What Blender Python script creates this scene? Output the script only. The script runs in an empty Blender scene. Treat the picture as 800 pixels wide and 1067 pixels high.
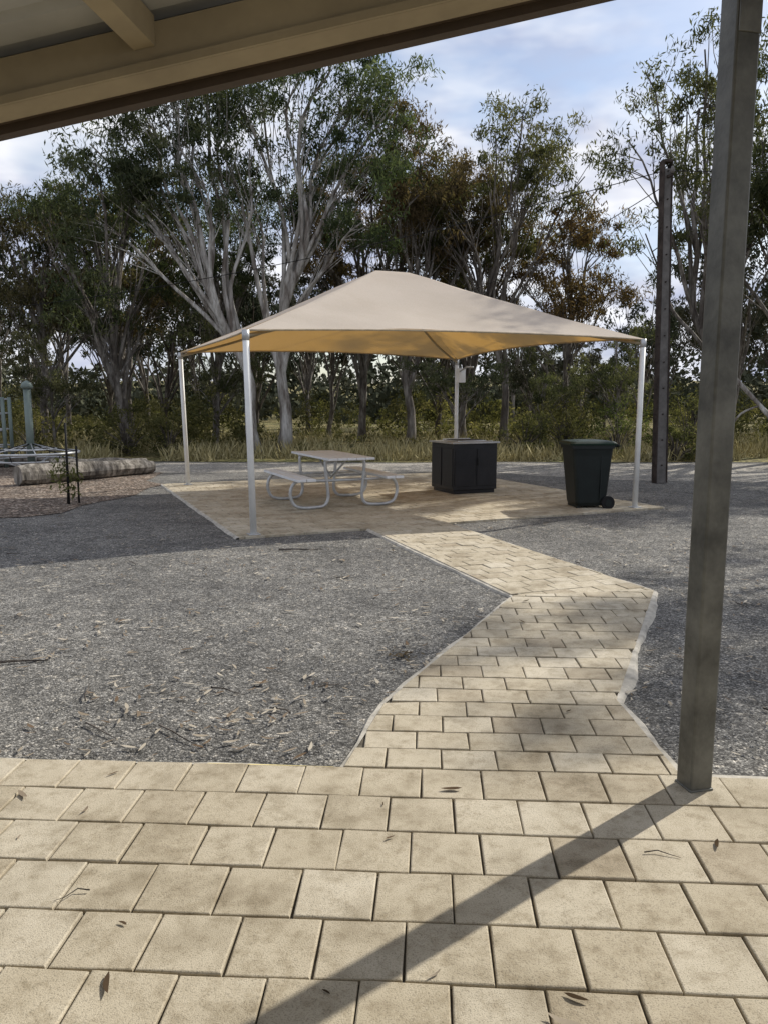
import bpy, math, random
import numpy as np
from mathutils import Vector, Matrix, noise
random.seed(7); np.random.seed(7)
scene=bpy.context.scene
COL=scene.collection

# ------------------------------------------------------------ materials
def new_mat(name):
    m=bpy.data.materials.new(name); m.use_nodes=True
    nt=m.node_tree; nt.nodes.clear()
    out=nt.nodes.new('ShaderNodeOutputMaterial')
    return m,nt,out
def N(nt,t,**kw):
    n=nt.nodes.new(t)
    for k,v in kw.items():
        setattr(n,k,v)
    return n
def ramp(nt,fac,stops):
    r=N(nt,'ShaderNodeValToRGB'); e=r.color_ramp.elements
    while len(e)<len(stops): e.new(0.5)
    for i,(p,c) in enumerate(stops):
        e[i].position=p; e[i].color=(c[0],c[1],c[2],1) if len(c)==3 else c
    nt.links.new(fac,r.inputs[0]); return r.outputs[0]
def mix(nt,a,b,fac,mode='MIX'):
    m=N(nt,'ShaderNodeMix',data_type='RGBA',blend_type=mode)
    for s,v in ((m.inputs[0],fac),(m.inputs[6],a),(m.inputs[7],b)):
        if isinstance(v,bpy.types.NodeSocket): nt.links.new(v,s)
        else: s.default_value=v if not isinstance(v,tuple) else (v[0],v[1],v[2],1)
    return m.outputs[2]
def noise_n(nt,vec,scale,detail=3,rough=.55):
    n=N(nt,'ShaderNodeTexNoise'); n.inputs['Scale'].default_value=scale
    n.inputs['Detail'].default_value=min(detail,4); n.inputs['Roughness'].default_value=rough
    if vec is not None: nt.links.new(vec,n.inputs['Vector'])
    return n.outputs['Fac']
def finish(nt,out,col,rough=.8,metal=0,bump=None,bstr=.3,bdist=.01,spec=.3):
    p=N(nt,'ShaderNodeBsdfPrincipled')
    if isinstance(col,tuple): p.inputs['Base Color'].default_value=(*col[:3],1)
    else: nt.links.new(col,p.inputs['Base Color'])
    p.inputs['Roughness'].default_value=rough
    p.inputs['Metallic'].default_value=metal
    p.inputs['Specular IOR Level'].default_value=spec
    if bump is not None:
        b=N(nt,'ShaderNodeBump'); b.inputs['Strength'].default_value=bstr; b.inputs['Distance'].default_value=bdist
        nt.links.new(bump,b.inputs['Height']); nt.links.new(b.outputs[0],p.inputs['Normal'])
    nt.links.new(p.outputs[0],out.inputs[0]); return p
def objco(nt): return N(nt,'ShaderNodeTexCoord').outputs['Object']
def simple(name,c,rough=.6,metal=0,var=.25,scale=8,spec=.3,bstr=.1):
    m,nt,out=new_mat(name); co=objco(nt)
    f=noise_n(nt,co,scale,6,.65)
    c1=tuple(x*(1-var) for x in c); c2=tuple(min(1,x*(1+var)) for x in c)
    col=ramp(nt,f,[(.3,c1),(.7,c2)])
    f2=noise_n(nt,co,scale*12,2)
    finish(nt,out,col,rough,metal,f2,bstr,.004,spec); return m

def m_paver():
    m,nt,out=new_mat('paver_concrete'); co=objco(nt)
    at=N(nt,'ShaderNodeAttribute',attribute_name='rnd').outputs['Fac']
    base=ramp(nt,at,[(0,(.415,.355,.262)),(.2,(.485,.425,.318)),(.7,(.525,.465,.355)),(1,(.56,.505,.40))])
    sp=noise_n(nt,co,230,2,.7)
    spc=ramp(nt,sp,[(.33,(.5,.5,.5)),(.48,(1,1,1)),(.7,(1.0,1.0,1.0))])
    c=mix(nt,base,spc,.85,'MULTIPLY')
    st=noise_n(nt,co,2.0,4,.75)
    stc=ramp(nt,st,[(.32,(.58,.55,.50)),(.5,(.92,.91,.89)),(.65,(1.03,1.03,1.03))])
    c=mix(nt,c,stc,.9,'MULTIPLY')
    st2=noise_n(nt,co,14,4,.75)
    c=mix(nt,c,ramp(nt,st2,[(.3,(.66,.63,.58)),(.52,(1,1,1))]),.85,'MULTIPLY')
    finish(nt,out,c,.9,0,sp,.5,.004,.2); return m
def m_gravel(name,dark,mid,light,cell=85,patch=((.75,.75,.75),(1.1,1.08,1.05))):
    m,nt,out=new_mat(name); co=objco(nt)
    v=N(nt,'ShaderNodeTexVoronoi'); v.inputs['Scale'].default_value=cell; nt.links.new(co,v.inputs['Vector'])
    sx=N(nt,'ShaderNodeSeparateColor'); nt.links.new(v.outputs['Color'],sx.inputs[0])
    c=ramp(nt,sx.outputs[0],[(0,dark),(.55,mid),(.88,light),(1,tuple(x*1.5 for x in light))])
    edge=ramp(nt,v.outputs['Distance'],[(.25,(1,1,1)),(.75,(.35,.35,.35))])
    c=mix(nt,c,edge,.8,'MULTIPLY')
    v2=N(nt,'ShaderNodeTexVoronoi'); v2.inputs['Scale'].default_value=cell*.38; nt.links.new(co,v2.inputs['Vector'])
    s2=N(nt,'ShaderNodeSeparateColor'); nt.links.new(v2.outputs['Color'],s2.inputs[0])
    c=mix(nt,c,ramp(nt,s2.outputs[1],[(0,(.7,.7,.7)),(.8,(1.1,1.1,1.1)),(.93,(1.2,1.18,1.15)),(1,(2.0,1.9,1.75))]),.8,'MULTIPLY')
    p=noise_n(nt,co,.7,4,.7)
    c=mix(nt,c,ramp(nt,p,[(.35,patch[0]),(.62,patch[1])]),1,'MULTIPLY')
    p2=noise_n(nt,co,6,4,.75)
    c=mix(nt,c,ramp(nt,p2,[(.33,(.66,.66,.66)),(.6,(1.12,1.12,1.12))]),.85,'MULTIPLY')
    inv=N(nt,'ShaderNodeMath',operation='SUBTRACT'); inv.inputs[0].default_value=1; nt.links.new(v.outputs['Distance'],inv.inputs[1])
    finish(nt,out,c,.95,0,inv.outputs[0],.7,.006,.15); return m
def m_leaf(name,cols,trans=.35,tint=(1.4,1.5,.75)):
    m,nt,out=new_mat(name)
    at=N(nt,'ShaderNodeAttribute',attribute_name='lv').outputs['Fac']
    oi=N(nt,'ShaderNodeObjectInfo').outputs['Random']
    c=ramp(nt,at,[(i/(len(cols)-1),x) for i,x in enumerate(cols)])
    c=mix(nt,c,ramp(nt,oi,[(0,(.85,.95,.85)),(.5,(1.05,1,.95)),(1,(1.2,1.0,.85))]),1,'MULTIPLY')
    d=N(nt,'ShaderNodeBsdfDiffuse'); nt.links.new(c,d.inputs[0])
    if trans<=0:
        nt.links.new(d.outputs[0],out.inputs[0]); return m
    t=N(nt,'ShaderNodeBsdfTranslucent')
    tc=mix(nt,c,tint,1,'MULTIPLY'); nt.links.new(tc,t.inputs[0])
    ms=N(nt,'ShaderNodeMixShader'); ms.inputs[0].default_value=trans
    nt.links.new(d.outputs[0],ms.inputs[1]); nt.links.new(t.outputs[0],ms.inputs[2]); nt.links.new(ms.outputs[0],out.inputs[0]); return m
def m_bark(name,a,b,c,sc=1.0):
    m,nt,out=new_mat(name); co=objco(nt)
    mp=N(nt,'ShaderNodeMapping'); mp.inputs['Scale'].default_value=(3*sc,3*sc,.6*sc); nt.links.new(co,mp.inputs[0])
    f=noise_n(nt,mp.outputs[0],1.6,4,.65)
    col=ramp(nt,f,[(.36,a),(.5,b),(.62,c)])
    mp2=N(nt,'ShaderNodeMapping'); mp2.inputs['Scale'].default_value=(30,30,3); nt.links.new(co,mp2.inputs[0])
    g=noise_n(nt,mp2.outputs[0],1,3)
    col=mix(nt,col,ramp(nt,g,[(.35,(.6,.6,.6)),(.55,(1,1,1))]),.7,'MULTIPLY')
    finish(nt,out,col,.85,0,g,.5,.03,.2); return m

M={}
M['paver']=m_paver()
M['gravel']=m_gravel('grey_gravel',(.10,.096,.09),(.215,.21,.198),(.375,.362,.335),100,((.68,.68,.68),(1.1,1.09,1.06)))
M['road']=m_gravel('gravel_road',(.28,.26,.225),(.40,.375,.335),(.52,.50,.45),60)
M['mulch']=m_gravel('bark_mulch',(.08,.058,.043),(.22,.17,.135),(.42,.36,.30),34)
M['scrub']=m_gravel('scrub_ground',(.10,.088,.04),(.23,.20,.105),(.38,.33,.2),14,((.6,.72,.48),(1.2,1.12,.9)))
M['sand']=simple('joint_sand',(.12,.105,.08),.95,0,.4,20)
M['mortar']=simple('mortar',(.44,.41,.35),.95,0,.35,9,.2,.6)
M['yellow']=simple('faded_yellow_paint',(.62,.52,.24),.8,0,.25,9)
M['white']=simple('white_paint',(.74,.74,.71),.45,0,.1,3)
M['galv']=simple('galvanised_steel',(.50,.51,.51),.42,.4,.2,6)
M['green']=simple('grey_green_paint',(.16,.20,.18),.45,.1,.15,4)
M['post']=simple('weathered_steel_post',(.125,.124,.108),.45,.25,.5,5,.4,.3)
M['beam']=simple('cream_painted_beam',(.34,.28,.18),.6,0,.15,3)
M['dbeam']=simple('shaded_beam_brown',(.08,.058,.04),.5,0,.2,3)  # dark brown holds the shade under the roof beam in its colour
M['sheet']=simple('roof_sheet_underside',(.42,.42,.40),.5,.1,.15,2)
M['black']=simple('black_panel',(.014,.014,.016),.4,0,.4,4,.4)
M['panel']=simple('charcoal_perforated_panel',(.03,.031,.033),.5,.2,.3,60)
M['steel']=simple('stainless_steel',(.5,.5,.49),.35,.7,.15,10)
M['binb']=simple('black_green_plastic',(.006,.010,.009),.45,0,.3,5,.35)
M['binl']=simple('green_lid_plastic',(.006,.022,.014),.4,0,.3,5,.35)
M['rubber']=simple('rubber',(.012,.012,.012),.8)
M['alu']=simple('aluminium_slats',(.72,.74,.75),.5,.0,.10,5)
M['stobie']=simple('rusty_steel',(.05,.038,.032),.75,.2,.5,7)
M['conc']=simple('pole_concrete',(.14,.13,.12),.9,0,.3,6)
M['lwood']=m_bark('weathered_log',(.08,.07,.06),(.20,.18,.15),(.34,.31,.27),1.6)
M['bark_p']=m_bark('pale_gum_bark',(.15,.125,.105),(.36,.335,.30),(.56,.54,.50))
M['bark_d']=m_bark('dark_gum_bark',(.045,.038,.031),(.095,.08,.067),(.18,.158,.135))
M['bark_m']=m_bark('grey_gum_bark',(.075,.063,.053),(.165,.145,.125),(.31,.285,.255))
M['leaf_g']=m_leaf('gum_leaves',[(.028,.038,.023),(.056,.071,.042),(.096,.112,.068),(.17,.178,.12)],.4,(1.35,1.4,.8))
M['leaf_b']=m_leaf('russet_gum_leaves',[(.036,.032,.021),(.072,.062,.040),(.118,.092,.060),(.19,.15,.095)],.4,(1.35,1.4,.8))
M['leaf_far']=m_leaf('distant_leaves',[(.034,.040,.028),(.062,.069,.048),(.10,.104,.074),(.16,.16,.12)],0)
M['leaf_u']=m_leaf('scrub_leaves',[(.034,.040,.020),(.072,.080,.038),(.14,.142,.068),(.25,.235,.125)],.4,(1.3,1.35,.8))
M['grass']=m_leaf('dry_grass_blades',[(.14,.13,.06),(.28,.24,.12),(.42,.36,.20),(.52,.46,.29)],0)
M['litter']=m_leaf('dead_leaves',[(.05,.035,.022),(.14,.10,.07),(.30,.26,.21),(.50,.46,.40)],0)

def m_fabric():
    m,nt,out=new_mat('shade_cloth'); co=objco(nt)
    f=noise_n(nt,co,.9,4,.6)
    c=ramp(nt,f,[(.3,(.53,.475,.405)),(.7,(.61,.55,.475))])
    fine=noise_n(nt,co,60,3,.6)
    c=mix(nt,c,ramp(nt,fine,[(.35,(.88,.88,.88)),(.6,(1,1,1))]),.8,'MULTIPLY')
    d=N(nt,'ShaderNodeBsdfDiffuse'); nt.links.new(c,d.inputs[0])
    t=N(nt,'ShaderNodeBsdfTranslucent'); t.inputs[0].default_value=(.68,.37,.07,1)
    ms=N(nt,'ShaderNodeMixShader'); ms.inputs[0].default_value=.25
    nt.links.new(d.outputs[0],ms.inputs[1]); nt.links.new(t.outputs[0],ms.inputs[2]); nt.links.new(ms.outputs[0],out.inputs[0]); return m
M['fabric']=m_fabric()

# ------------------------------------------------------------ mesh helpers
def obj(name,me,mats,parent=None,loc=(0,0,0)):
    o=bpy.data.objects.new(name,me); COL.objects.link(o); o.location=loc
    if mats is not None:
        for mm in (mats if isinstance(mats,list) else [mats]):
            if mm.name not in [x.name for x in me.materials if x]: me.materials.append(mm)
    if parent: o.parent=parent
    return o
def empty(name,loc=(0,0,0),rz=0):
    e=bpy.data.objects.new(name,None); COL.objects.link(e); e.location=loc; e.rotation_euler=(0,0,rz); e.empty_display_size=.2; return e
def pd(name,v,f,mat,parent=None,smooth=False,loc=(0,0,0)):
    me=bpy.data.meshes.new(name); me.from_pydata([tuple(x) for x in v],[],f); me.update()
    if smooth: me.polygons.foreach_set('use_smooth',[True]*len(me.polygons))
    return obj(name,me,mat,parent,loc)
def box(name,size,loc,mat,parent=None,rot=(0,0,0),bev=.004):
    sx,sy,sz=[s/2 for s in size]
    v=[(x,y,z) for x in(-sx,sx) for y in(-sy,sy) for z in(-sz,sz)]
    f=[(0,1,3,2),(4,6,7,5),(0,4,5,1),(2,3,7,6),(0,2,6,4),(1,5,7,3)]
    o=pd(name,v,f,mat,parent); o.location=loc; o.rotation_euler=rot
    if bev: 
        b=o.modifiers.new('b','BEVEL'); b.width=bev; b.segments=2
    return o
def tube_geo(pts,rad,n=10,cap=True,V=None,F=None):
    V=[] if V is None else V; F=[] if F is None else F
    pts=[Vector(p) for p in pts]; k=len(pts)
    rad=rad if hasattr(rad,'__len__') else [rad]*k
    t0=(pts[1]-pts[0]).normalized(); up=Vector((0,0,1)) if abs(t0.z)<.9 else Vector((1,0,0))
    nrm=t0.cross(up).normalized(); b0=len(V)
    for i,p in enumerate(pts):
        t=(pts[min(i+1,k-1)]-pts[max(i-1,0)]).normalized()
        nrm=(nrm-t*nrm.dot(t)).normalized(); bi=t.cross(nrm)
        for j in range(n):
            a=2*math.pi*j/n; V.append(p+(nrm*math.cos(a)+bi*math.sin(a))*rad[i])
    for i in range(k-1):
        for j in range(n):
            a=b0+i*n+j; b=b0+i*n+(j+1)%n; F.append((a,b,b+n,a+n))
    if cap:
        F.append(tuple(b0+j for j in reversed(range(n)))); F.append(tuple(b0+(k-1)*n+j for j in range(n)))
    return V,F
def tube(name,pts,r,mat,parent=None,n=12,loc=(0,0,0)):
    V,F=tube_geo(pts,r,n); o=pd(name,V,F,mat,parent,True,loc)
    return o
def smooth_path(pts,sub=6):
    P=[Vector(p) for p in pts]; out=[]
    for i in range(len(P)-1):
        p0=P[max(i-1,0)];p1=P[i];p2=P[i+1];p3=P[min(i+2,len(P)-1)]
        for s in range(sub):
            t=s/sub
            out.append(.5*((2*p1)+(p2-p0)*t+(2*p0-5*p1+4*p2-p3)*t*t+(3*p1-p0-3*p2+p3)*t**3))
    out.append(P[-1]); return out
def loft(name,loops,mat,parent=None,smooth=True,loc=(0,0,0)):
    n=len(loops[0]); V=[p for l in loops for p in l]; F=[]
    for i in range(len(loops)-1):
        for j in range(n):
            a=i*n+j;b=i*n+(j+1)%n; F.append((a,b,b+n,a+n))
    F.append(tuple(reversed(range(n)))); F.append(tuple((len(loops)-1)*n+j for j in range(n)))
    o=pd(name,V,F,mat,parent,False,loc)
    return o
def rrect(w,d,z,r=.04,cx=0,cy=0,k=4):
    o=[]
    for (sx,sy,a0) in ((1,1,0),(-1,1,90),(-1,-1,180),(1,-1,270)):
        for i in range(k+1):
            a=math.radians(a0+90*i/k)
            o.append((cx+sx*(w/2-r)+r*math.cos(a),cy+sy*(d/2-r)+r*math.sin(a),z))
    return o
def np_quads(name,verts,lv,mat,parent=None):
    n=len(verts)//4
    me=bpy.data.meshes.new(name); me.vertices.add(4*n); me.vertices.foreach_set('co',verts.astype(np.float32).ravel())
    me.loops.add(4*n); me.loops.foreach_set('vertex_index',np.arange(4*n,dtype=np.int32))
    me.polygons.add(n); me.polygons.foreach_set('loop_start',np.arange(0,4*n,4,dtype=np.int32))
    try: me.polygons.foreach_set('loop_total',np.full(n,4,dtype=np.int32))
    except Exception: pass
    me.update(calc_edges=True)
    a=me.attributes.new('lv','FLOAT','FACE'); a.data.foreach_set('value',lv.astype(np.float32))
    me.materials.append(mat); return me
rng=np.random.default_rng(11)
def leaves(centers,rads,nper,L,W,droop=.7,flat=.7,clv=None,rg=None):
    rg=rng if rg is None else rg
    C=np.repeat(np.asarray(centers,float),nper,axis=0); R=np.repeat(np.asarray(rads,float),nper)
    n=len(C); u=rg.normal(size=(n,3)); u/=np.linalg.norm(u,axis=1)[:,None]
    r=R*rg.random(n)**.45; P=C+u*r[:,None]*np.array([1,1,flat])
    a=rg.normal(size=(n,3))*.6; a[:,2]-=droop; a/=np.linalg.norm(a,axis=1)[:,None]
    w=np.cross(a,rg.normal(size=(n,3))); w/=np.linalg.norm(w,axis=1)[:,None]+1e-9
    l=(L*(.6+.8*rg.random(n)))[:,None]; wd=(W*(.6+.8*rg.random(n)))[:,None]
    V=np.stack([P-a*l/2,P+w*wd/2,P+a*l/2,P-w*wd/2],1).reshape(-1,3)
    cl=np.repeat(rg.random(len(centers)) if clv is None else clv,nper)
    lv=np.clip(.55*cl+.45*rg.random(n),0,1)
    return V,lv

# ------------------------------------------------------------ ground
from mathutils.geometry import tessellate_polygon
def blob_sheet(name,outline,z,mat,jit=.25,step=.5):
    pts=[];n=len(outline)
    for i in range(n):
        a=Vector((*outline[i],0));b=Vector((*outline[(i+1)%n],0)); k=max(1,int((b-a).length/step))
        for s in range(k):
            p=a.lerp(b,s/k); q=noise.noise_vector(p*.8)*jit+noise.noise_vector(p*4)*jit*.35; pts.append((p.x+q.x,p.y+q.y,z))
    me=bpy.data.meshes.new(name)
    f=tessellate_polygon([[Vector(p) for p in pts]])
    me.from_pydata(pts,[],f); me.update()
    for p in me.polygons:
        if p.normal.z<0: p.flip()
    return obj(name,me,mat)
pd('ground',[(-600,-200,-.012),(600,-200,-.012),(600,700,-.012),(-600,700,-.012)],[(0,1,2,3)],M['gravel'])
blob_sheet('scrub_ground',[(-90,21.3),(-9,20.6),(8,20.4),(60,19.5),(300,150),(0,350),(-300,150)],-.004,M['scrub'],.5,1.5)
blob_sheet('gravel_road',[(-40,17.6),(-6,16.9),(-3,17.6),(2,17.7),(5,15.6),(14,15.0),(40,14),(40,18.6),(8,20.0),(-8,20.2),(-40,21)],-.008,M['road'],.3)
blob_sheet('bark_mulch',[(-14,10.2),(-6.2,9.6),(-4.6,11.2),(-4.4,14.2),(-4.9,17.2),(-8,19.4),(-14,19.5)],-.003,M['mulch'],.45)
blob_sheet('grass_verge',[(6.9,12.4),(8.3,12.6),(11,13.4),(11,15),(7.6,14.2)],-.004,M['scrub'],.35)

# ------------------------------------------------------------ pavers
def clip(poly,a,b):
    out=[];n=len(poly)
    def side(p): return (b[0]-a[0])*(p[1]-a[1])-(b[1]-a[1])*(p[0]-a[0])
    for i in range(n):
        p=poly[i];q=poly[(i+1)%n];sp=side(p);sq=side(q)
        if sp>=0: out.append(p)
        if (sp>=0)!=(sq>=0):
            t=sp/(sp-sq); out.append((p[0]+(q[0]-p[0])*t,p[1]+(q[1]-p[1])*t))
    return out
def area(p): return .5*sum(p[i][0]*p[(i+1)%len(p)][1]-p[(i+1)%len(p)][0]*p[i][1] for i in range(len(p)))
def pave(name,region,ang,w,d,gap=.007,org=(0,0),seed=1,parent=None,top=.018):
    rr=random.Random(seed)
    if area(region)<0: region=region[::-1]
    ca,sa=math.cos(ang),math.sin(ang)
    loc=[((x-org[0])*ca+(y-org[1])*sa,-(x-org[0])*sa+(y-org[1])*ca) for x,y in region]
    x0=min(p[0] for p in loc);x1=max(p[0] for p in loc);y0=min(p[1] for p in loc);y1=max(p[1] for p in loc)
    V=[];F=[];R=[]
    for j in range(math.floor(y0/d)-1,math.ceil(y1/d)+1):
        off=(j%2)*.5*w+rr.uniform(-.022,.022)
        for i in range(math.floor(x0/w)-2,math.ceil(x1/w)+2):
            g=gap/2*rr.uniform(.7,1.3); e=[rr.uniform(-.0026,.0026) for _ in range(8)]
            q=[(i*w+off+g+e[0],j*d+g+e[1]),((i+1)*w+off-g+e[2],j*d+g+e[3]),((i+1)*w+off-g+e[4],(j+1)*d-g+e[5]),(i*w+off+g+e[6],(j+1)*d-g+e[7])]
            for k in range(len(loc)):
                q=clip(q,loc[k],loc[(k+1)%len(loc)])
                if len(q)<3: break
            if len(q)<3 or area(q)<w*d*.06: continue
            cx=sum(p[0] for p in q)/len(q);cy=sum(p[1] for p in q)/len(q)
            h=top+rr.gauss(0,.0014); tx,ty=rr.gauss(0,.008),rr.gauss(0,.008)
            r=rr.random(); n=len(q);b0=len(V)
            for (ins,dz) in ((0,-.04),(0,-.0045),(.0018,-.0016),(.005,0)):
                for p in q:
                    dx,dy=cx-p[0],cy-p[1]; L=math.hypot(dx,dy)+1e-9
                    x=p[0]+dx/L*ins*1.4;y=p[1]+dy/L*ins*1.4
                    z=h+dz+(p[0]-cx)*tx+(p[1]-cy)*ty
                    V.append((org[0]+x*ca-y*sa,org[1]+x*sa+y*ca,z))
            for l in range(3):
                for k in range(n):
                    a=b0+l*n+k;b=b0+l*n+(k+1)%n; F.append((a,b,b+n,a+n));R.append(r)
            F.append(tuple(b0+3*n+k for k in range(n)));R.append(r)
    o=pd(name,V,F,M['paver'],parent)
    a=o.data.attributes.new('rnd','FLOAT','FACE'); a.data.foreach_set('value',R)
    return o
ANG=-.0575
yard=[(-7,-4),(7,-4),(7,3.163-.0575*7),(-7,3.163+.0575*7)]
A=[(-.18,3.173),(1.27,3.09),(1.25,3.95),(.0,3.90)]
B=[(.0,3.90),(1.25,3.95),(2.28,6.35),(1.06,6.18)]
C=[(1.06,6.18),(2.28,6.35),(.80,10.08),(-.22,9.64)]
ax=Vector((.9155,.4022)); bx=Vector((-.4022,.9155)); P1=Vector((-1.594,9.12))
def pat(s,t): v=P1+ax*s+bx*t; return (v.x,v.y)
PAT=[pat(-.18,-.15),pat(6.3,-.15),pat(6.3,6.3),pat(-.18,6.3)]
pv=pave('paved_forecourt',yard,ANG,.252,.25,.007,(0.02,3.163),1)
pth=empty('paved_path')
pave('path_start',A,ANG,.245,.19,.006,(0,3.17),2,pth,.016)
pave('path_middle',B,ANG,.245,.19,.006,(0,3.17),3,pth,.016)
pave('path_end',C,.35,.245,.19,.006,(1,6.2),4,pth,.016)
patio=pave('paved_patio',PAT,math.atan2(ax.y,ax.x),.245,.19,.006,(P1.x,P1.y),5,None,.016)
for nm,reg,par in (('joint_sand_bed',yard,pv),('joint_sand_bed',A,pth),('joint_sand_bed',B,pth),('joint_sand_bed',C,pth),('joint_sand_bed',PAT,patio)):
    pd(nm,[(x,y,.001) for x,y in reg],[tuple(range(4))],M['sand'],par)
def ribbon(name,pts,w0,w1,mat,z=.010,side=1,parent=None,seed=0):
    P=smooth_path([(x,y,0) for x,y in pts],1); Q=[]
    for i in range(len(P)-1):
        k=max(2,int((P[i+1]-P[i]).length/.05))
        for s in range(k): Q.append(P[i].lerp(P[i+1],s/k))
    Q.append(P[-1]); V=[];F=[]
    for i,p in enumerate(Q):
        t=(Q[min(i+2,len(Q)-1)]-Q[max(i-2,0)]).normalized(); nn=Vector((t.y,-t.x,0))*side
        f=.5+.6*noise.noise(Vector((p.x*2.2+seed,p.y*2.2,seed)))+.12*noise.noise(Vector((p.x*11,p.y*11,seed)))
        w=w0+(w1-w0)*max(0,min(1,f))
        V+= [p-nn*.004+Vector((0,0,z)),p+nn*w*.6+Vector((0,0,z*.6)),p+nn*w+Vector((0,0,-.016))]
    for i in range(len(Q)-1):
        a=i*3; 
        for c in (0,1):
            F.append((a+c,a+c+1,a+c+4,a+c+3))
    me=bpy.data.meshes.new(name); me.from_pydata([tuple(v) for v in V],[],F); me.update()
    return obj(name,me,mat,parent)
ce=empty('mortar_edging')
ribbon('mortar_right',[A[1],A[2],B[2],C[2]],.01,.085,M['mortar'],.010,1,ce,1)
ribbon('mortar_left',[A[0],A[3],B[3],C[3]],.01,.075,M['mortar'],.010,-1,ce,5)
ribbon('mortar_front_left',[(-7,3.163+.4025),(-.18,3.173)],.0,.06,M['mortar'],.010,-1,ce,9)
ribbon('mortar_front_right',[(1.27,3.09),(7,2.76)],.02,.09,M['mortar'],.010,-1,ce,12)
ribbon('yellow_strip',[(-.78,3.2075),(-.22,3.176)],.018,.03,M['yellow'],.016,-1,ce,2)
ribbon('patio_edge',[PAT[0],PAT[3]],.02,.07,M['mortar'],.012,-1,ce,4)

# ------------------------------------------------------------ leaf litter
def litter(name,n,region,size,seed,zf=.0,cm=(.2,.9)):
    r=random.Random(seed); V=[];F=[];L=[]
    for _ in range(n):
        x,y=region(r); l=size*r.uniform(.4,1.5); w=l*r.uniform(.11,.26); a=r.uniform(0,math.tau)
        cv=r.uniform(-.45,.45); cu=r.uniform(.0,.2); z=zf+.003; tl=r.uniform(-.1,.1); lv=r.uniform(*cm)
        b0=len(V); ca,sa=math.cos(a),math.sin(a); k=6
        for i in range(k):
            t=i/(k-1)*2-1; ww=w*(1-t*t)**.7*.5*(1-.25*t)+.0006; cx=t*l/2; cy=cv*l*.25*(1-t*t)
            for s in(-1,1):
                px=cx;py=cy+s*ww; pz=z+cu*l*t*t*.5+abs(tl)*l*(t+1)*.2+ww*.25
                V.append((x+px*ca-py*sa,y+px*sa+py*ca,pz))
        for i in range(k-1):
            a0=b0+2*i; F.append((a0,a0+1,a0+3,a0+2)); L.append(lv)
    o=pd(name,V,F,M['litter']); at=o.data.attributes.new('lv','FLOAT','FACE'); at.data.foreach_set('value',L); return o
def onpath(x,y):
    if y<3.95: return -.2<x<1.3
    if y<6.3: return 0<x-(y-3.9)*.45<1.28
    return False
def reg_gravel(r):
    while True:
        y=3.3+ (r.random()**1.1)*13; x=r.uniform(-1,1)*y*.62
        if onpath(x,y): continue
        if noise.noise(Vector((x*.9,y*.9,4)))+.35<r.random()*.6: continue
        return x,y
def reg_yard(r): y=r.uniform(1.6,3.1); return r.uniform(-1.9,1.9),y
def reg_path(r):
    while True:
        y=r.uniform(3.2,9.5); x=r.uniform(-1,2.5)
        if onpath(x,y) or y>6.4: return x,y
litter('leaf_litter',2600,reg_gravel,.062,3,.0,(.3,1))
litter('leaf_litter',24,lambda r:(.13+r.gauss(0,.05),4.72+r.gauss(0,.05)),.06,33,.002,(.0,.4))
litter('fallen_leaves',26,reg_yard,.065,4,.02,(.0,.8))
litter('fallen_leaves',34,reg_path,.06,14,.02,(.0,.9))
V=[];F=[];r=random.Random(5)
for _ in range(45):
    x,y=reg_gravel(r) if _>3 else reg_yard(r); l=r.uniform(.08,.35) if _>3 else r.uniform(.06,.14); a=r.uniform(0,math.tau); z=.004 if _>3 else .024
    if _==5: x,y,l,a=-1.15,8.2,.5,.1
    if _==6: x,y,l,a=-2.45,4.55,.35,.2
    p=[Vector((x+math.cos(a)*l*t,y+math.sin(a)*l*t,z+.004*math.sin(t*5)))+Vector((r.gauss(0,.008),r.gauss(0,.008),0)) for t in(0,.33,.66,1)]
    k=1 if _>3 else .5
    if _ in(5,6): k=2.2
    tube_geo(p,[.005*k,.004*k,.003*k,.0015*k],5,True,V,F)
pd('fallen_twigs',V,F,M['bark_d'])
V=[];F=[];r=random.Random(8)
ico=[(0,0,1),(.9,0,.1),(.28,.85,.1),(-.72,.53,.1),(-.72,-.53,.1),(.28,-.85,.1)]
for _ in range(9000):
    y=3.3+(r.random()**1.5)*9; x=r.uniform(-1,1)*y*.62
    if onpath(x,y): continue
    s=r.uniform(.003,.008)*(1 if r.random()<.95 else 1.7); b0=len(V); a=r.uniform(0,6.28)
    for v in ico:
        vx=v[0]*math.cos(a)-v[1]*math.sin(a);vy=v[0]*math.sin(a)+v[1]*math.cos(a)
        V.append((x+vx*s*r.uniform(.8,1.4),y+vy*s,-.012+v[2]*s*r.uniform(.6,1.1)+.001))
    F+=[(b0,b0+i,b0+1+i%5) for i in range(1,6)]
pd('loose_gravel',V,F,simple('pebble_grey',(.25,.245,.235),.9,0,.6,30))

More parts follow.
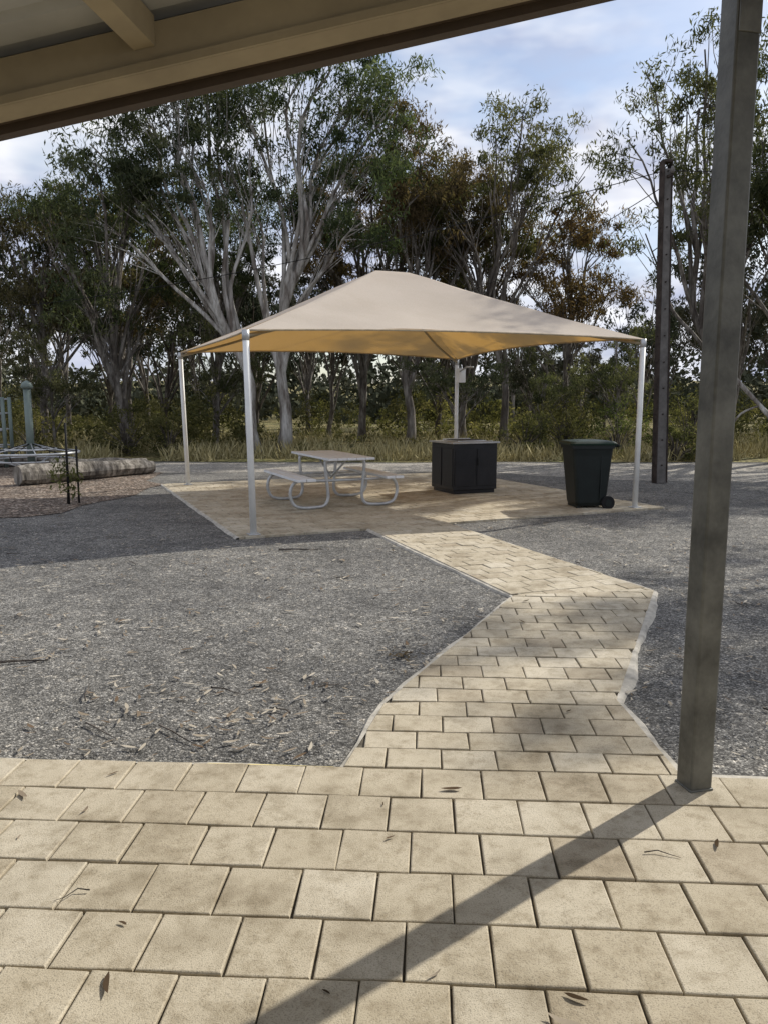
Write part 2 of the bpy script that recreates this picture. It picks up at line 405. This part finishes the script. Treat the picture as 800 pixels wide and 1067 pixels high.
# ------------------------------------------------------------ shade canopy
cs=empty('shade_shelter')
top=[Vector((-1.60,9.12,2.42)),Vector((3.78,11.47,2.50)),Vector((1.58,17.0,2.50)),Vector((-3.80,14.65,2.50))]
ctr=Vector((0.03,13.06,3.68))
V=[];F=[]; NS,NR=28,16
capr=.10
for k in range(4):
    a,b=top[k],top[(k+1)%4]; mid=(a+b)/2; inw=(ctr-mid); inw.z=0; inw.normalize()
    b0=len(V)
    for j in range(NR+1):
        rr_=j/NR
        for i in range(NS+1):
            s=i/NS
            e=a.lerp(b,s)+inw*.26*4*s*(1-s)+Vector((0,0,.075*4*s*(1-s)))
            tp=ctr+((a.lerp(b,s)-ctr)*capr); tp.z=ctr.z-.015
            p=e.lerp(tp,rr_)
            p.z-=.10*math.sin(math.pi*rr_)*(1-rr_*.3)*(.35+.65*4*s*(1-s))
            p.z+=.014*noise.noise(p*1.7)+.01*math.sin(s*40)*(1-rr_)**4*(1-4*s*(1-s))
            V.append(p)
    for j in range(NR):
        for i in range(NS):
            q=b0+j*(NS+1)+i; F.append((q,q+1,q+NS+2,q+NS+1))
    c=len(V); V.append(ctr.copy())
    for i in range(NS):
        q=b0+NR*(NS+1)+i; F.append((q,q+1,c))
fab=pd('fabric_canopy',V,F,M['fabric'],cs,True)
import bmesh
bm=bmesh.new(); bm.from_mesh(fab.data); bmesh.ops.remove_doubles(bm,verts=bm.verts,dist=.0008); bmesh.ops.recalc_face_normals(bm,faces=bm.faces); bm.to_mesh(fab.data); bm.free()
hem=simple('hem',(.45,.37,.26),.8)
for k in range(4):
    a,b=top[k],top[(k+1)%4]; mid=(a+b)/2; inw=(ctr-mid); inw.z=0; inw.normalize()
    pts=[a.lerp(b,i/24)+inw*.26*4*(i/24)*(1-i/24)+Vector((0,0,.072*4*(i/24)*(1-i/24)-.006)) for i in range(25)]
    tube('edge_hem_%d'%k,pts,.013,hem,cs,6)
    c=top[k]; 
    hp=[c+Vector((0,0,-.07)),c.lerp(ctr,.35)+Vector((0,0,-.20)),c.lerp(ctr,.7)+Vector((0,0,-.17)),ctr+Vector((0,0,-.09))]
    tube('hip_rafter_%d'%k,smooth_path(hp,5),.022,M['beam'],cs,8)
bases=[(-1.56,9.10),(3.77,11.47),(1.58,17.0),(-3.74,14.65)]
for k,(bxy,t) in enumerate(zip(bases,top)):
    z1=t.z-.02
    tube('post_%d'%k,[(bxy[0],bxy[1],.0),(t.x,t.y,z1)],.040,M['white'],cs,16)
    tube('post_cap_%d'%k,[(t.x,t.y,z1-.10),(t.x,t.y,z1+.02)],.044,M['galv'],cs,16)
    box('base_plate_%d'%k,(.14,.14,.01),(bxy[0],bxy[1],.024),M['galv'],cs,(0,0,.41),.002)
    d=(ctr-t); d.z=0; d.normalize()
    tube('corner_shackle_%d'%k,[t+Vector((0,0,-.03)),t+d*.1+Vector((0,0,.01))],.012,M['galv'],cs,6)
box('switch_box',(.16,.12,.3),(1.66,16.9,2.15),M['white'],cs,(0,0,.4))
tube('light_arm',[(1.58,16.95,2.2),(1.75,16.6,2.32),(1.85,16.3,2.3)],.02,M['galv'],cs,8)

# ------------------------------------------------------------ picnic table
pt=empty('picnic_table',(-.83,12.05,.018),math.atan2(bx.y,bx.x))
Lh=.92
for i in range(5):
    box('table_slat_%d'%i,(2*Lh,.138,.035),(0,-.29+.145*i,.745),M['alu'],pt,bev=.006)
for sgn in(-1,1):
    for i in range(2):
        box('seat_slat_%d_%d'%(sgn,i),(2*Lh,.135,.04),(0,sgn*(.62+.145*i),.455),M['alu'],pt,bev=.006)
for ex in(-.62,.62):
    for sgn in(-1,1):
        pts=[(ex,sgn*.05,.715),(ex,sgn*.26,.71),(ex,sgn*.31,.66),(ex,sgn*.29,.40),(ex,sgn*.27,.16),(ex,sgn*.33,.05),(ex,sgn*.46,.026),(ex,sgn*.66,.026),(ex,sgn*.79,.07),(ex,sgn*.85,.20),(ex,sgn*.83,.34),(ex,sgn*.75,.415),(ex,sgn*.60,.42),(ex,sgn*.30,.415)]
        tube('tube_leg',smooth_path(pts,5),.024,M['galv'],pt,10)
    box('cross_bearer',(.05,.66,.03),(ex,0,.713),M['galv'],pt)
    tube('cross_tie',[(ex,-.30,.415),(ex,.30,.415)],.02,M['galv'],pt,8)
tube('brace',[(-.62,0,.69),(0,0,.40),(.62,0,.69)],.016,M['galv'],pt,8)

# ------------------------------------------------------------ barbecue
bq=empty('barbecue_cabinet',(1.41,13.62,.018),math.atan2(ax.y,ax.x))
W,D,H=.86,.82,.86
box('plinth',(W-.06,D-.06,.06),(0,0,.03),M['black'],bq)
box('cabinet_body',(W,D,H-.06),(0,0,.06+(H-.06)/2),M['black'],bq,bev=.012)
for i in (0,1):
    box('front_door_%d'%i,(W/2-.05,.012,H-.22),(-W/4+i*W/2,-D/2-.006,.45),M['black'],bq,bev=.004)
    box('side_panel_%d'%i,(.012,D/2-.06,H-.2),(-W/2-.006,-D/4+i*D/2,.45),M['panel'],bq,bev=.004)
box('door_handle',(.02,.03,.12),(.04,-D/2-.025,.55),M['panel'],bq)
box('bench_top',(W+.07,D+.07,.028),(0,0,H+.014),M['steel'],bq,bev=.006)
box('hotplate_rim',(.56,.5,.02),(0,-.02,H+.038),M['steel'],bq,bev=.005)
box('hotplate',(.5,.44,.008),(0,-.02,H+.052),M['black'],bq,bev=.002)
box('splash_back',(.56,.02,.035),(0,.28,H+.045),M['steel'],bq)
tube('push_button',[(.36,-.3,H+.028),(.36,-.3,H+.045)],.03,M['galv'],bq,12)

# ------------------------------------------------------------ wheelie bin
wb=empty('wheelie_bin',(3.07,11.62,0),.10)
loft('bin_body',[rrect(.44,.44,.05,.05,.0),rrect(.47,.47,.10,.05,.0),rrect(.60,.53,.80,.05,-.01),rrect(.62,.55,.90,.05,-.01),rrect(.66,.58,.905,.05,-.01),rrect(.66,.58,.955,.05,-.01)],M['binb'],wb)
loft('bin_lid',[rrect(.70,.61,.957,.05,-.01),rrect(.72,.62,.985,.06,-.01),rrect(.66,.56,1.012,.07,-.01),rrect(.4,.34,1.028,.09,-.02)],M['binl'],wb)
for sgn in(-1,1):
    V_,F_=tube_geo([(.24,sgn*.235,.10),(.24,sgn*.285,.10)],.10,20); pd('wheel',V_,F_,M['rubber'],wb)
    V_,F_=tube_geo([(.24,sgn*.28,.10),(.24,sgn*.292,.10)],.05,16); pd('hub',V_,F_,M['binb'],wb)
    box('handle_bracket',(.09,.03,.05),(.35,sgn*.2,.945),M['binb'],wb)
    box('side_rib',(.02,.012,.7),(.12,sgn*.262,.5),M['binb'],wb,(0,0,0))
tube('axle',[(.24,-.29,.10),(.24,.29,.10)],.012,M['galv'],wb,8)
tube('handle',[(.385,-.25,.945),(.385,.25,.945)],.017,M['binb'],wb,10)
box('wheel_housing',(.14,.40,.14),(.20,0,.13),M['binb'],wb,bev=.02)
box('front_foot',(.05,.4,.06),(-.19,0,.03),M['binb'],wb)
box('lid_hinge',(.06,.36,.04),(.345,0,.98),M['binl'],wb,bev=.01)

# ------------------------------------------------------------ power pole
sp=empty('power_pole',(5.46,15.2,0),.25); sp.rotation_euler=(0,math.radians(-1.9),.25)
Hh=6.0
for sgn in(-1,1):
    V_=[];
    w0,w1=.13,.095
    for z,w in((0,w0),(Hh,w1)):
        for x,y in((w-.022,-.075),(w,-.075),(w,.075),(w-.022,.075)): V_.append((sgn*x,y,z))
    F_=[(0,1,5,4),(1,2,6,5),(2,3,7,6),(3,0,4,7),(3,2,1,0),(4,5,6,7)]
    pd('steel_channel',V_,F_,M['stobie'],sp)
pd('concrete_core',[(s*(w-.022),y,z) for z,w in((0,.13),(5.9,.095)) for s,y in((-1,-.055),(1,-.055),(1,.055),(-1,.055))],[(0,1,5,4),(1,2,6,5),(2,3,7,6),(3,0,4,7),(3,2,1,0),(4,5,6,7)],M['conc'],sp)
for z in np.arange(.35,5.9,.5):
    V_,F_=tube_geo([(-.145+.006*z,0,z),(.145-.006*z,0,z)],.012,8); pd('bolt',V_,F_,M['stobie'],sp)
    V_,F_=tube_geo([(0,-.085,z),(0,.085,z)],.014,6); pd('bolt_cross',V_,F_,M['stobie'],sp)
box('pole_cap',(.16,.2,.05),(0,0,6.03),M['stobie'],sp)
box('insulator_bracket',(.05,.3,.05),(0,-.05,5.75),M['stobie'],sp)
for yy in(-.2,.1):
    tube('insulator',[(0,yy,5.78),(0,yy,5.83),(0,yy,5.9)],[.03,.045,.02],M['conc'],sp,10)
def wire(name,a,b,sag,n=24,r=.009):
    a=Vector(a);b=Vector(b); pts=[a.lerp(b,i/n)-Vector((0,0,sag*4*(i/n)*(1-i/n))) for i in range(n+1)]
    return tube(name,pts,r,M['rubber'],None,5)
wire('power_line',(5.25,15.2,5.88),(-30,30,5.3),1.5)
wire('power_line',(5.25,15.2,5.6),(1.0,40,6.5),.6)
wire('power_line',(5.35,15.2,5.88),(30,6,6),.8)

# ------------------------------------------------------------ verandah roof
vr=empty('verandah_roof')
SL=.19
def zr(x): return 2.57+SL*(x+1.45)
def rake(name,y0,y1,zlo,zhi,mat,x0=-6,x1=4.5):
    def yy(x,y): return y-.0575*x
    V_=[];
    for x in(x0,x1):
        for y,z in((y0,zlo),(y1,zlo),(y1,zhi),(y0,zhi)): V_.append((x,yy(x,y),zr(x)+z))
    return pd(name,V_,[(0,1,5,4),(1,2,6,5),(2,3,7,6),(3,0,4,7),(3,2,1,0),(4,5,6,7)],mat,vr)
rake('rake_beam',2.75,2.87,.012,.165,M['beam'])
rake('beam_soffit',2.872,2.93,.03,.14,M['dbeam'])
rake('barge_board',2.932,2.985,-.002,.25,M['dbeam'])
rake('beam_lip',2.735,2.748,.012,.04,M['beam'])
for px in (-4.6,-2.7,-.80,1.0,2.8):
    V_=[]
    for y in(-4,2.747):
        xx=px+(y-2.8)*.12
        for dx,dz in((-.036,.08),(.036,.08+.072*SL),(.036,.176+.072*SL),(-.036,.176)): V_.append((xx+dx,y-.0575*px,zr(xx)+dz))
    pd('purlin',V_,[(0,1,5,4),(1,2,6,5),(2,3,7,6),(3,0,4,7),(3,2,1,0),(4,5,6,7)],M['beam'],vr)
prof=[];y=-4.0
while y<2.98:
    prof+= [(y,0),(y+.08,0),(y+.10,.028),(y+.13,.028),(y+.15,0)]; y+=.19
V_=[];F_=[]
for x in(-6,4.5):
    for (yy,zz) in prof: V_.append((x,yy-.0575*x,zr(x)+.195+zz))
n=len(prof)
for i in range(n-1): F_.append((i,i+1,n+i+1,n+i))
o=pd('roof_sheet',V_,F_,M['sheet'],vr); sm=o.modifiers.new('s','SOLIDIFY'); sm.thickness=.003; sm.offset=1
sp2=empty('steel_post',(1.285,3.0,0),math.radians(14))
zt=zr(1.285)+.01
box('square_tube',(.10,.10,zt),(0,0,zt/2),M['post'],sp2,bev=.008)
box('base_collar',(.108,.108,.012),(0,0,.022),M['post'],sp2,bev=.003)
box('bolt_plate',(.09,.006,.16),(0,-.0545,zt-.12),M['post'],sp2,bev=.001)

# ------------------------------------------------------------ trees
def make_tree(name,seed,H,br,lean=(0,0),fork=.15,R=3,K=12,targets=None,nsub=7,nper=90,cr=1.0,bark='bark_m',leaf='leaf_g',LL=.19,LW=.042,clr=.48,zlo=.5,lim=(.3,.75),zk=.66):
    r=random.Random(seed); V=[];F=[];tips=[];tr=[]
    def wob(p,a): return p+noise.noise_vector(p*.4+Vector((seed*3.1,0,0)))*a
    n=14; tk=[]
    for i in range(n+1):
        t=i/n; p=Vector((lean[0]*t**1.1,lean[1]*t,H*.82*t)); q=wob(p,.75*t**.5*H/10) if i else p-Vector((0,0,.15)); tk.append(q)
    trd=[br*(1.3 if i==0 else 1)*(1-.88*(i/n)**.7)+.012 for i in range(n+1)]
    tube_geo(tk,trd,9,True,V,F)
    if targets is None:
        targets=[]
        for k in range(K):
            a=k*2.4+r.uniform(-.4,.4); z=r.uniform(zlo,.95); rad=R*math.sqrt(max(.05,1-((z-zk)/.4)**2))*r.uniform(.45,1)
            targets.append((lean[0]*z+rad*math.cos(a),lean[1]*z+rad*math.sin(a),H*z))
        targets.append((lean[0],lean[1],H*.93))
    for T in targets:
        T=Vector(T); ts=min(.95,max(fork,(T.z/H)*r.uniform(*lim))); i=min(n-1,int(ts*n)); s=tk[i]
        dist=(T-s).length; c=s.lerp(T,.4)+Vector((0,0,dist*.12)); 
        pts=[]; m=10
        for j in range(m+1):
            t=j/m; p=s*(1-t)**2+c*2*t*(1-t)+T*t*t; pts.append(wob(p,.9*t*H/10) if j else p)
        r0=min(trd[i]*.7,.012+.0105*dist); 
        tube_geo(pts,[r0*(1-.8*j/m)+.006 for j in range(m+1)],6,False,V,F)
        E=pts[-1]
        for k in range(nsub):
            t0=r.uniform(.4,1); s2=pts[int(t0*m)]
            d=Vector((r.gauss(0,1),r.gauss(0,1),r.gauss(.25,.6))); d.normalize(); e=E+(s2-E)*.35*r.random()+d*cr*r.uniform(.5,1.25)
            md=s2.lerp(e,.5)+Vector((r.gauss(0,.12),r.gauss(0,.12),.12))
            tube_geo(smooth_path([s2,md,e],2),[.018,.015,.012,.009,.005],4,False,V,F)
            tips.append(tuple(e)); tr.append(clr*r.uniform(.55,1.25))
            if r.random()<.6: tips.append(tuple(md.lerp(e,.55)+Vector((r.gauss(0,.2),r.gauss(0,.2),0)))); tr.append(clr*r.uniform(.4,.9))
    me=bpy.data.meshes.new(name+'_wood'); me.from_pydata([tuple(v) for v in V],[],F); me.update()
    me.polygons.foreach_set('use_smooth',[True]*len(me.polygons)); me.materials.append(M[bark])
    rg=np.random.default_rng(seed)
    LV,lv=leaves(tips,tr,nper,LL,LW,.7,.75,None,rg)
    fm=np_quads(name+'_leaves',LV,lv,M[leaf])
    return me,fm
def place(tm,x,y,s=1,rz=0,name='gum_tree'):
    o=bpy.data.objects.new(name,tm[0]); COL.objects.link(o); o.location=(x,y,0); o.scale=(s,s,s); o.rotation_euler=(0,0,rz)
    f=bpy.data.objects.new('foliage',tm[1]); COL.objects.link(f); f.parent=o
    return o
t1=make_tree('t1',21,12.0,.22,(1.0,0),.2,targets=[(-.9,.5,8.4),(.6,-.6,11.4),(1.9,.3,10.6),(2.9,0,8.8),(2.6,-.8,7.2),(-1.7,-.4,10),(-.3,.6,10.8),(1.2,1,9.4),(3.2,.5,9.6),(2.2,1,11.5),(-.9,0,11.2),(3.6,0,10.6),(1.5,-.5,11.9),(.3,.5,7.9)],bark='bark_p',nsub=11,nper=90,cr=1.1,clr=.54,lim=(.3,.65))
place(t1,-3.2,24.6)
t2=make_tree('t2',33,11.4,.20,(-1.9,0),.15,targets=[(-3.9,.3,9.8),(-2.6,-.5,10.6),(-1.2,.2,10.4),(-4.6,0,8.2),(-3.4,.8,7.4),(-1.6,-.8,8.8),(-.2,.3,9),(-5.0,-.2,9.2),(-5.3,.4,6.9),(-3.2,0,11.2),(-1.9,.5,11.3),(-4.2,.6,10.4),(-2.8,-.5,8.6)],bark='bark_p',nsub=11,nper=90,cr=1.1,clr=.54,lim=(.3,.7))
place(t2,-3.9,23.6)
t3=make_tree('t3',45,9.0,.18,(-.5,0),.12,R=3.2,K=14,leaf='leaf_g',nsub=8,nper=85,zlo=.5)
t4=make_tree('t4',52,8.6,.16,(.5,0),.12,R=2.8,K=13,leaf='leaf_b',nsub=8,nper=85,zlo=.55)
t5=make_tree('t5',61,11.2,.17,(.4,0),.15,R=3.0,K=15,leaf='leaf_b',nsub=9,nper=85,zlo=.6,zk=.8,clr=.49)
t6=make_tree('t6',72,11.0,.16,(-.8,0),.15,R=3.1,K=15,leaf='leaf_g',nsub=9,nper=85,zlo=.6,bark='bark_m',zk=.78,clr=.48)
t7=make_tree('t7',83,12.3,.17,(-1.4,0),.15,R=2.8,K=10,leaf='leaf_g',nsub=7,nper=75,zlo=.5,cr=1.1)
t9=make_tree('t9',105,7,.10,(.4,0),.12,R=2.2,K=9,leaf='leaf_g',nsub=6,nper=70,zlo=.4)
tf=[make_tree('tf%d'%i,120+i,H,.15,(.6*(-1)**i,0),.12,R=2.8,K=10,leaf='leaf_far',bark=b,nsub=5,nper=45,LL=.30,LW=.09,clr=.6,zlo=.48) for i,(H,b) in enumerate(((9.5,'bark_m'),(8.5,'bark_d'),(10.5,'bark_m')))]
place(t3,-8.4,25.2,1.0,0); place(t4,-11.8,27,1.0,1); place(t6,-6.4,29.5,.84,2.2); place(t3,-15.4,26,1.0,2)
place(t5,.9,27.5,1,0); place(t6,4.3,27.8,.98,0); place(t5,-.9,31,1.0,2); place(t5,3.2,31,.98,3.7); place(t4,-9.6,29.5,1.05,2.6)
place(t7,9.9,23.2,.98,0); place(t7,10.7,20.6,.97,1.7); place(t6,12.2,23.2,1.0,1.1); place(t4,6.6,28.5,.95,4)
place(t5,14.8,21,1.05,4)
place(t7,15.4,14.8,.95,3.3); place(t7,12.2,12.6,.85,.4)
rr=random.Random(99)
for row,(y0,n) in enumerate(((34,10),(41,13),(49,15))):
    for i in range(n):
        x=(i+.5+rr.uniform(-.35,.35))/n*2-1; x*=y0*.66
        s=rr.uniform(.7,.98)
        if .17<x/y0<.34: s*=.64
        place(rr.choice(tf),x,y0+rr.uniform(-2,2),s,rr.uniform(0,6.28))
for x,y,s in((-13,23,.7),(-5.6,26,.62),(2.4,25,.6),(7.4,24.5,.6),(-10.2,24,.55),(12.8,19.5,.65),(5.0,24.6,.5)):
    place(t9,x,y,s,rr.uniform(0,6.28),'small_gum_tree')

# undergrowth
C_=[];R_=[];cl=[]
for _ in range(760):
    y=rr.uniform(23,48); x=rr.uniform(-1,1)*y*.7; k=noise.noise(Vector((x*.22,y*.22,3)))+.11
    if k<0 or (x>3.5 and y<27): continue
    h=.3+2.4*k*(1+(y-23)/30)
    for z in np.arange(.2,h,.42):
        C_.append((x+rr.gauss(0,.3),y+rr.gauss(0,.3),z)); R_.append(rr.uniform(.25,.5)); cl.append(min(1,max(0,rr.gauss(.42,.28))))
LV,lv=leaves(C_,R_,42,.17,.055,.1,.8,np.array(cl))
obj('undergrowth',np_quads('undergrowth',LV,lv,M['leaf_u']),None)
def shrub(x,y,h,w,seed,n=34,leaf='leaf_u'):
    r=random.Random(seed);C=[];Rr=[];V=[];F=[]
    for _ in range(n):
        a=r.uniform(0,6.28); zz=r.random(); rad=w*math.sqrt(r.random())*math.sqrt(max(.1,1-(zz-.35)**2*1.6))
        p=(math.cos(a)*rad,math.sin(a)*rad,.1+zz*h); C.append(p);Rr.append(r.uniform(.12,.28)*max(.6,h))
        tube_geo([(0,0,-.02),(p[0]*.4,p[1]*.4,p[2]*.6),p],[.02,.014,.006],4,False,V,F)
    o=pd('shrub',V,F,M['bark_d'],None,True,(x,y,0))
    LV,lv=leaves(C,Rr,45,.12,.035,.0,.85,None,np.random.default_rng(seed)); f=obj('foliage',np_quads('shrub_leaves',LV,lv,M[leaf]),None,o)
for k,(x,y,h,w) in enumerate(((4.1,22.6,1.1,.9),(5.6,23.8,1.5,1.0),(6.9,22.8,1.4,1.1),(8.8,22.4,1.9,1.1),(-6.3,22.6,1.0,.8),(-10,22,1.2,.9),(10.8,18.6,1.3,1.0),(7.9,20.9,.8,.7),(-7.6,23,1.3,.9))):
    shrub(x,y,h,w,200+k)
n=40000; rg=np.random.default_rng(5)
yy=20.8+rg.random(n)**1.6*16; xx=(rg.random(n)*2-1)*yy*.72
keep=np.array([noise.noise(Vector((a*.5,b*.5,0)))>-.16 for a,b in zip(xx,yy)])
xx=xx[keep];yy=yy[keep];n=len(xx); h=.12+.42*rg.random(n)**1.6; an=rg.random(n)*6.28
w=np.stack([np.cos(an),np.sin(an),0*an],1)*.014; b=np.stack([xx,yy,0*xx-.01],1); tipv=b+np.stack([rg.normal(0,.12,n),rg.normal(0,.12,n),h],1); md=(b+tipv)/2+np.stack([0*h,0*h,h*.12],1)
LV=np.stack([b-w,b+w,md+w*.7,tipv],1).reshape(-1,3)
obj('dry_grass',np_quads('dry_grass',LV,np.clip(rg.normal(.6,.25,n),0,1),M['grass']),None)
C_=[];R_=[];cl=[]
for _ in range(1000):
    y=rr.uniform(56,90); x=rr.uniform(-1,1)*y*.66; z=rr.uniform(.15,1)*rr.uniform(1,6.2); C_.append((x,y,z)); R_.append(rr.uniform(.9,1.9)); cl.append(rr.random()*.8)
LV,lv=leaves(C_,R_,36,.7,.3,.2,.8,np.array(cl)); obj('distant_trees',np_quads('distant_trees',LV,lv,M['leaf_far']),None)
V=[];F=[]; m=60
for i in range(m+1):
    a=math.radians(-75+150*i/m)
    for rd,h in((110,-.1),(150,3+2*noise.noise(Vector((i*.2,0,0)))),(260,8+4*noise.noise(Vector((i*.13,5,0)))),(420,7)):
        V.append((rd*math.sin(a),rd*math.cos(a),h))
for i in range(m):
    for j in range(3): q=i*4+j; F.append((q,q+4,q+5,q+1))
pd('distant_hill',V,F,M['scrub'],None,True)

# ------------------------------------------------------------ logs, sapling, play equipment, fallen limb
def log(a,b,r,seed,name='fallen_log'):
    a=Vector(a);b=Vector(b); V=[];F=[]; n=16;m=14
    d=(b-a).normalized(); s=d.cross(Vector((0,0,1))).normalized(); u=s.cross(d)
    for i in range(m+1):
        t=i/m; c=a.lerp(b,t)+s*.06*math.sin(t*4+seed); taper=(1-.25*t)*(.86 if i in(0,m) else 1)
        for j in range(n):
            an=6.283*j/n; q=r*taper*(1+.22*noise.noise(Vector((t*4,math.cos(an)*1.5,seed+math.sin(an)*1.5)))); V.append(c+(s*math.cos(an)+u*math.sin(an))*q)
    for i in range(m):
        for j in range(n): q=i*n+j; p=i*n+(j+1)%n; F.append((q,p,p+n,q+n))
    F.append(tuple(reversed(range(n)))); F.append(tuple(m*n+j for j in range(n)))
    return pd(name,V,F,M['lwood'],None,False)
log((-7.05,14.7,.19),(-5.15,17.2,.15),.21,1); log((-7.3,16.9,.17),(-5.7,18.4,.13),.18,5); log((-9.8,18.6,.15),(-8.2,19.6,.15),.16,8)
sap=empty('staked_sapling',(-4.95,12.0,0))
tube('stake_1',[(0,0,0),(0.01,0,1.27)],.018,M['rubber'],sap,6)
tube('stake_2',[(.1,.15,0),(.1,.15,.9)],.016,M['rubber'],sap,6)
tube('stem',[(-.05,.05,0),(-.02,.06,.4),(-.06,.04,.75)],[.01,.008,.004],M['bark_d'],sap,5)
LV,lv=leaves([(-.14,.05,.3),(-.02,.05,.5),(-.12,.02,.62),(.1,.08,.42),(-.2,0,.45),(.08,0,.2)],[.17,.17,.14,.12,.12,.12],36,.10,.03,.3,1,None)
obj('sapling_leaves',np_quads('sapling_leaves',LV,lv,M['leaf_u']),None,sap)
ex=empty('playground_spinner',(-8.20,17.9,0))
tube('main_post',[(0,0,0),(0,0,1.9)],.085,M['green'],ex,14)
tube('post_dome',[(0,0,1.88),(0,0,1.93),(0,0,2.02),(0,0,2.07)],[.10,.14,.10,.02],M['green'],ex,14)
def ring(name,z,R,rad,mat,par):
    V,F=[],[]; pts=[Vector((R*math.cos(i/32*math.tau),R*math.sin(i/32*math.tau),z)) for i in range(33)]
    tube_geo(pts,rad,8,False,V,F); pd(name,V,F,mat,par,True)
ring('outer_ring',.42,1.05,.028,M['galv'],ex); ring('inner_ring',.50,.55,.02,M['galv'],ex); ring('lower_ring',.25,.95,.02,M['galv'],ex)
for i in range(12):
    a=i/12*math.tau; c,s=math.cos(a),math.sin(a)
    tube('net_rope',[(c*.08,s*.08,.62),(c*.55,s*.55,.50),(c*1.05,s*1.05,.42),(c*.95,s*.95,.25)],.013,M['rubber'] if i%2 else M['galv'],ex,5)
    if i%3==0: tube('ring_leg',[(c*.95,s*.95,.25),(c*.1,s*.1,.06)],.022,M['galv'],ex,6)
ex2=empty('climbing_frame',(-10.4,18.9,0),.3)
for x in(-1.1,0,1.1):
    for y in(-.5,.5): tube('frame_leg',[(x,y,0),(x,y,1.7)],.045,M['green'],ex2,8)
for z in(.5,.9,1.3,1.65): 
    for y in(-.5,.5): tube('frame_rail',[(-1.1,y,z),(1.1,y,z)],.022,M['galv'],ex2,8)
V=[];F=[]
tube_geo(smooth_path([(8.3,18.6,2.2),(8.9,18.4,1.5),(9.6,18.2,.7),(10.5,18,.1)],5),[.05]*6+[.06]*10,8,True,V,F)
tube_geo(smooth_path([(8.9,18.4,1.5),(8.5,18.5,1.3),(8.2,18.4,.9)],4),.025,6,True,V,F)
pd('fallen_limb',V,F,M['bark_p'],None,True)

# ------------------------------------------------------------ light, world, camera
AZ=math.radians(51.4); EL=math.radians(37)
s=Vector((math.sin(AZ)*math.cos(EL),math.cos(AZ)*math.cos(EL),math.sin(EL)))
L=bpy.data.lights.new('sun','SUN'); L.energy=5; L.angle=math.radians(.6); L.color=(1,.95,.86)
lo=bpy.data.objects.new('sun',L); COL.objects.link(lo); lo.rotation_euler=s.to_track_quat('Z','Y').to_euler(); lo.location=(20,20,30)
w=bpy.data.worlds.new('World'); scene.world=w; w.use_nodes=True; nt=w.node_tree; nt.nodes.clear()
out=nt.nodes.new('ShaderNodeOutputWorld'); bg=nt.nodes.new('ShaderNodeBackground'); bg.inputs[1].default_value=.14
sky=nt.nodes.new('ShaderNodeTexSky'); sky.sky_type='NISHITA'; sky.sun_disc=False; sky.sun_elevation=EL; sky.sun_rotation=AZ; sky.dust_density=1.0
tc=nt.nodes.new('ShaderNodeTexCoord'); mp=nt.nodes.new('ShaderNodeMapping'); mp.inputs['Scale'].default_value=(1.6,1.6,4.2); mp.inputs['Location'].default_value=(.3,.7,.2)
nt.links.new(tc.outputs['Generated'],mp.inputs[0])
n1=noise_n(nt,mp.outputs[0],1.7,4,.6); n2=noise_n(nt,mp.outputs[0],3.1,4,.6)
fac=ramp(nt,n1,[(.36,(.15,.15,.15)),(.53,(1,1,1))])
cc=ramp(nt,n2,[(.40,(3.8,4.15,5.4)),(.60,(7.0,7.1,7.5))])
c=mix(nt,sky.outputs[0],cc,fac)
nt.links.new(c,bg.inputs[0]); nt.links.new(bg.outputs[0],out.inputs[0])
cam=bpy.data.cameras.new('camera'); co=bpy.data.objects.new('camera',cam); COL.objects.link(co)
cam.sensor_fit='VERTICAL'; cam.sensor_height=24; cam.lens=18.02; cam.clip_end=2000; cam.clip_start=.05
co.location=(0,0,1.6); co.rotation_euler=(math.radians(90-8.2),0,0)
scene.camera=co
scene.view_settings.view_transform='Standard'; scene.view_settings.look='None'; scene.view_settings.exposure=0
